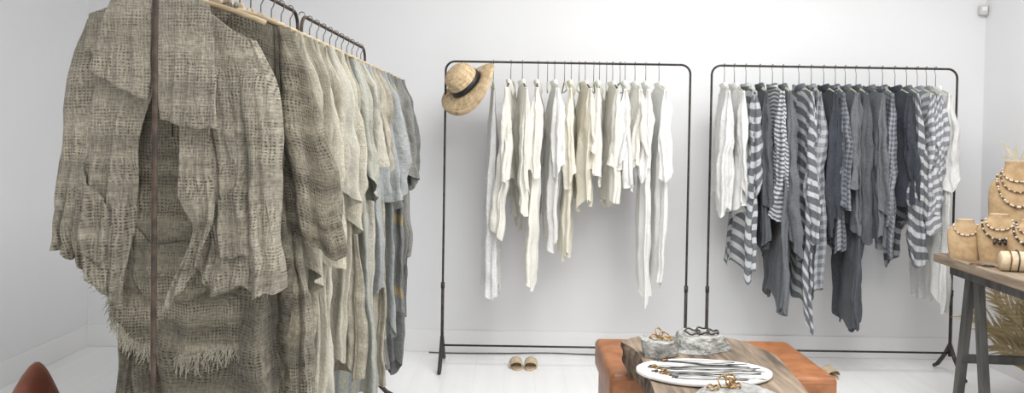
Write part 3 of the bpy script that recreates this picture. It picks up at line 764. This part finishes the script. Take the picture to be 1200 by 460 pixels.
def necklace(loc, s, hgt, t0, drop, mk, r, nb, lab, rz, pend=None):
    """strand hangs from the neck and lies on the bust surface"""
    nk = root('bead_necklace', lab, 'necklace', loc, rz, 'bead necklaces')
    bm = bmesh.new(); pts = []
    wn = np.interp(t0, TTB, WB)*s/2+r; dn_ = np.interp(t0, TTB, DB)*s/2+r
    for i in range(nb):
        q = i/nb
        if q < .72:
            a = q/.72*PI; x = wn*math.cos(a)*(1+.18*math.sin(a)); tz = t0-drop*math.sin(a)**1.1
            w = np.interp(tz, TTB, WB)*s/2+r; d = np.interp(tz, TTB, DB)*s/2+r
            y = -d*math.sqrt(max(0, 1-min(1, (x/w)**2)))-r*.3
        else:
            a = PI+(q-.72)/.28*PI; x = wn*math.cos(a); tz = t0; y = -dn_*math.sin(a)
        pts.append(Vector((x, y, tz*hgt)))
    fc = 0
    for i, p in enumerate(pts):
        bmesh.ops.create_icosphere(bm, subdivisions=2, radius=r*random.uniform(.75, 1.2), matrix=Matrix.Translation(p))
        bm.faces.ensure_lookup_table()
        for f in bm.faces[fc:]: f.material_index = 1 if i % 3 == 1 else 0
        fc = len(bm.faces)
    sv, sf = tube_data(pts, .0012, 5, True)
    bv = [bm.verts.new(v) for v in sv]
    for f in sf:
        nf = bm.faces.new([bv[i] for i in f]); nf.material_index = 2
    me = bpy.data.meshes.new('beads'); bm.to_mesh(me); bm.free()
    for mt in (M[mk], M['amber' if mk == 'pearl' else 'pearl'], M['darkbead']): me.materials.append(mt)
    me.polygons.foreach_set('use_smooth', [True]*len(me.polygons))
    o = bpy.data.objects.new('bead_strand', me); COL.objects.link(o); o.parent = nk
    if pend:
        f = min(pts, key=lambda p: p.z)
        for dx in (-.016, 0, .016):
            tube('pendant', [(f.x+dx, f.y-.004, f.z), (f.x+dx*1.3, f.y-.006, f.z-.012), (f.x+dx*1.5, f.y-.006, f.z-.024)], [.003, .008, .003], M[pend], nk, 10)
bl = [((2.19, 3.83, TT), .155, .19, 'small kraft coloured necklace bust on the table corner', [(.87, .26, 'pearl', .0042, 34)]),
      ((2.295, 3.74, TT), .18, .225, 'kraft coloured necklace bust with layered beads', [(.88, .20, 'pearl', .0048, 36), (.84, .36, 'darkbead', .0055, 36)]),
      ((2.335, 3.56, TT), .19, .215, 'kraft coloured necklace bust with dark beads', [(.88, .18, 'amber', .0045, 38), (.84, .37, 'darkbead', .0056, 38)]),
      ((2.50, 3.93, TT), .25, .47, 'tall tan necklace bust with pearl strands', [(.91, .12, 'pearl', .0052, 44), (.88, .20, 'amber', .0052, 46), (.85, .32, 'pearl', .0066, 48)])]
for i, (l, s, h, lab, ns_) in enumerate(bl):
    bust(l, s, h, lab, math.radians(-25))
    for t0, dr, mk, r, nb in ns_:
        necklace(l, s, h, t0, dr, mk, r, nb, 'beaded necklace draped on a kraft display bust', math.radians(-25), 'darkbead' if mk == 'darkbead' else None)
br_ = root('bracelet_roll', 'pale beige padded bracelet roll on the table', 'display', (2.205, 3.44, TT), math.radians(-20))
o = lathe('roll', [(0, -.075), (.035, -.075), (.042, -.07), (.044, -.05), (.044, .05), (.042, .07), (.035, .075), (0, .075)], M['suede'], br_, 36)
o.rotation_euler = (0, PI/2, 0); o.location = (0, 0, .044)
for j, xx in enumerate((-.04, -.01, .025)):
    pts = [(xx+.001*math.sin(3*a), .047*math.cos(a), .047+.046*math.sin(a)) for a in np.linspace(0, 2*PI, 30, endpoint=False)]
    o = tube('bead_bracelet', pts, .003, M[('amber', 'darkbead', 'gold_metal')[j]], None, 6, True)
    o.location = (2.205, 3.44, TT); o.rotation_euler = (0, 0, math.radians(-20)); tag(o, 'slim bracelet looped around the beige roll', 'bracelet', 'bracelets on the roll')
for j in range(3):
    ring((2.12+.03*j, 3.62-.05*j, TT+.004), .024, .003, (0, 0, 0), M[('amber', 'darkbead', 'gold_metal')[j]], 'loose_bracelet', 'small bracelet lying on the table top', 'loose bracelets')

vs = root('twig_vase', 'stoneware vase with tall dried twigs and fibres', 'vase', (2.62, 3.80, TT))
lathe('vase', [(0, 0), (.05, 0), (.075, .06), (.07, .14), (.035, .2), (.04, .22), (.03, .22), (.0, .2)], M['stone'], vs, 32)
lst = []
rs = np.random.RandomState(3)
for j in range(18):
    a = rs.uniform(PI*.8, PI*1.2); sp = rs.uniform(.06, .17); h = rs.uniform(.60, .84)
    pts = [(sp*math.cos(a)*t**.9+.01*math.sin(9*t+j), sp*math.sin(a)*t*.5, .2+h*t) for t in np.linspace(0, 1, 12)]
    lst.append((pts, [.0055*(1-.7*t) for t in np.linspace(0, 1, 12)], False))
o = multi_tube('twigs', lst, M['twig'], vs, 5); o['kind'] = 'stuff'

pb = root('dried_palm_basket', 'slim basket holding tall dried palm fronds', 'plant', (2.84, 4.14, 0))
lathe('basket', [(0, 0), (.07, 0), (.085, .08), (.08, .2), (.07, .22), (.075, .2), (.07, .02), (0, .02)], M['basket'], pb, 36)
for j, (a, ln, lean) in enumerate(((3.3, .62, .34), (3.05, .80, .27), (3.2, .42, .38), (2.9, 1.0, .22), (3.5, .30, .36), (3.1, 1.25, .18), (3.25, .52, .28), (3.0, .70, .20), (3.35, .36, .25))):
    V = []; F = []; sp = []
    for t in np.linspace(0, 1, 22):
        sp.append(Vector((math.cos(a)*lean*t**1.2, math.sin(a)*lean*t**1.2+.06*t, .02+ln*t+.05*math.sin(PI*t))))
    v, f = tube_data(sp, [.006*(1-.7*t) for t in np.linspace(0, 1, 22)], 6); V += v; F += f
    for i in range(4, 22):
        ax_ = (sp[min(21, i+1)]-sp[i-1]).normalized()
        for sd in (-1, 1):
            p = sp[i]; L = random.uniform(.18, .27)*(1-.45*(i-4)/18); side = ax_.cross(Vector((0, 1, 0))).normalized()
            sw = random.uniform(.25, .5)
            d = (ax_*.95+side*sd*sw+Vector((0, random.uniform(-.2, .2), 0))).normalized()
            if p.x+d.x*L > .09: L = max(.02, (.09-p.x)/max(.01, d.x))
            w = d.cross(Vector((0, 1, 0))).normalized()*.006; b = len(V)
            q1 = p+d*L*.5; q2 = p+d*L+Vector((0, 0, -.012))
            V += [p-w*.6, p+w*.6, q1-w, q1+w, q2]; F += [(b, b+1, b+3, b+2), (b+2, b+3, b+4)]
    mesh_obj('palm_frond', V, F, M['palm'], pb, smooth=False)

# ---------------------------------------------------------------- leather sling chair at lower left
ch = root('leather_sling_chair', 'red brown leather sling chair with dark metal frame', 'chair', (-1.48, 2.24, 0), math.radians(8))
n, m = 36, 48
u = np.linspace(-1, 1, m)[None, :]; v = np.linspace(0, 1, n)[:, None]
Z = .235+.08*(1-v)**2 + .360*sm((v-.2)/.8) - .05*(1-u**2)*(1-v) - .24*(1-np.exp(-(u/.30)**2))*sm((v-.3)/.7)
Y = -.30+.62*v + .03*np.sin(3*v)
X = u*(.28+.02*v)
o = grid_obj('sling', np.stack([X+0*v, Y+0*u, Z], -1), np.stack([X+0*v, Y+0*u], -1), M['redleather'], ch)
md = o.modifiers.new('s', 'SOLIDIFY'); md.thickness = .006
fr = []
for s in (-1, 1):
    fr.append(([(s*.26, -.28, .0), (s*.24, .05, .14), (s*.04, .325, .53)], .007, False))
    fr.append(([(s*.26, .32, .0), (s*.27, .0, .14), (s*.275, -.305, .31)], .007, False))
fr.append(([(-.26, -.28, .01), (.26, -.28, .01)], .007, False)); fr.append(([(-.26, .32, .01), (.26, .32, .01)], .007, False))
multi_tube('frame', fr, M['iron'], ch, 8)

# ---------------------------------------------------------------- lights
def area(name, loc, size, energy, col=(1, 1, 1), rot=(0, 0, 0)):
    l = bpy.data.lights.new(name, 'AREA'); l.shape = 'RECTANGLE'; l.size, l.size_y = size; l.energy = energy; l.color = col
    o = bpy.data.objects.new(name, l); COL.objects.link(o); o.location = loc; o.rotation_euler = rot; return o
area('ceiling_light', (1.1, 2.9, 3.05), (2.4, 1.2), 88, (1, .998, .99))
area('ceiling_light', (.9, .4, 3.05), (2.6, 1.2), 66, (1, .998, .99))
w = bpy.data.worlds.new('world'); scene.world = w; w.use_nodes = True
w.node_tree.nodes['Background'].inputs[0].default_value = (.985, .99, 1, 1); w.node_tree.nodes['Background'].inputs[1].default_value = 1.1

scene.view_settings.view_transform = 'Standard'
scene.view_settings.look = 'None'

# ---------------------------------------------------------------- camera
cd = bpy.data.cameras.new('camera'); cam = bpy.data.objects.new('camera', cd); COL.objects.link(cam)
cd.sensor_width = 36; cd.lens = 28; cd.shift_y = -45/1200
cam.matrix_world = Matrix.Translation((0, 0, CAMZ)) @ Matrix.Rotation(math.radians(90-1.2), 4, 'X') @ Matrix.Rotation(math.radians(.9), 4, 'Z')
cd.clip_start = .02
scene.camera = cam
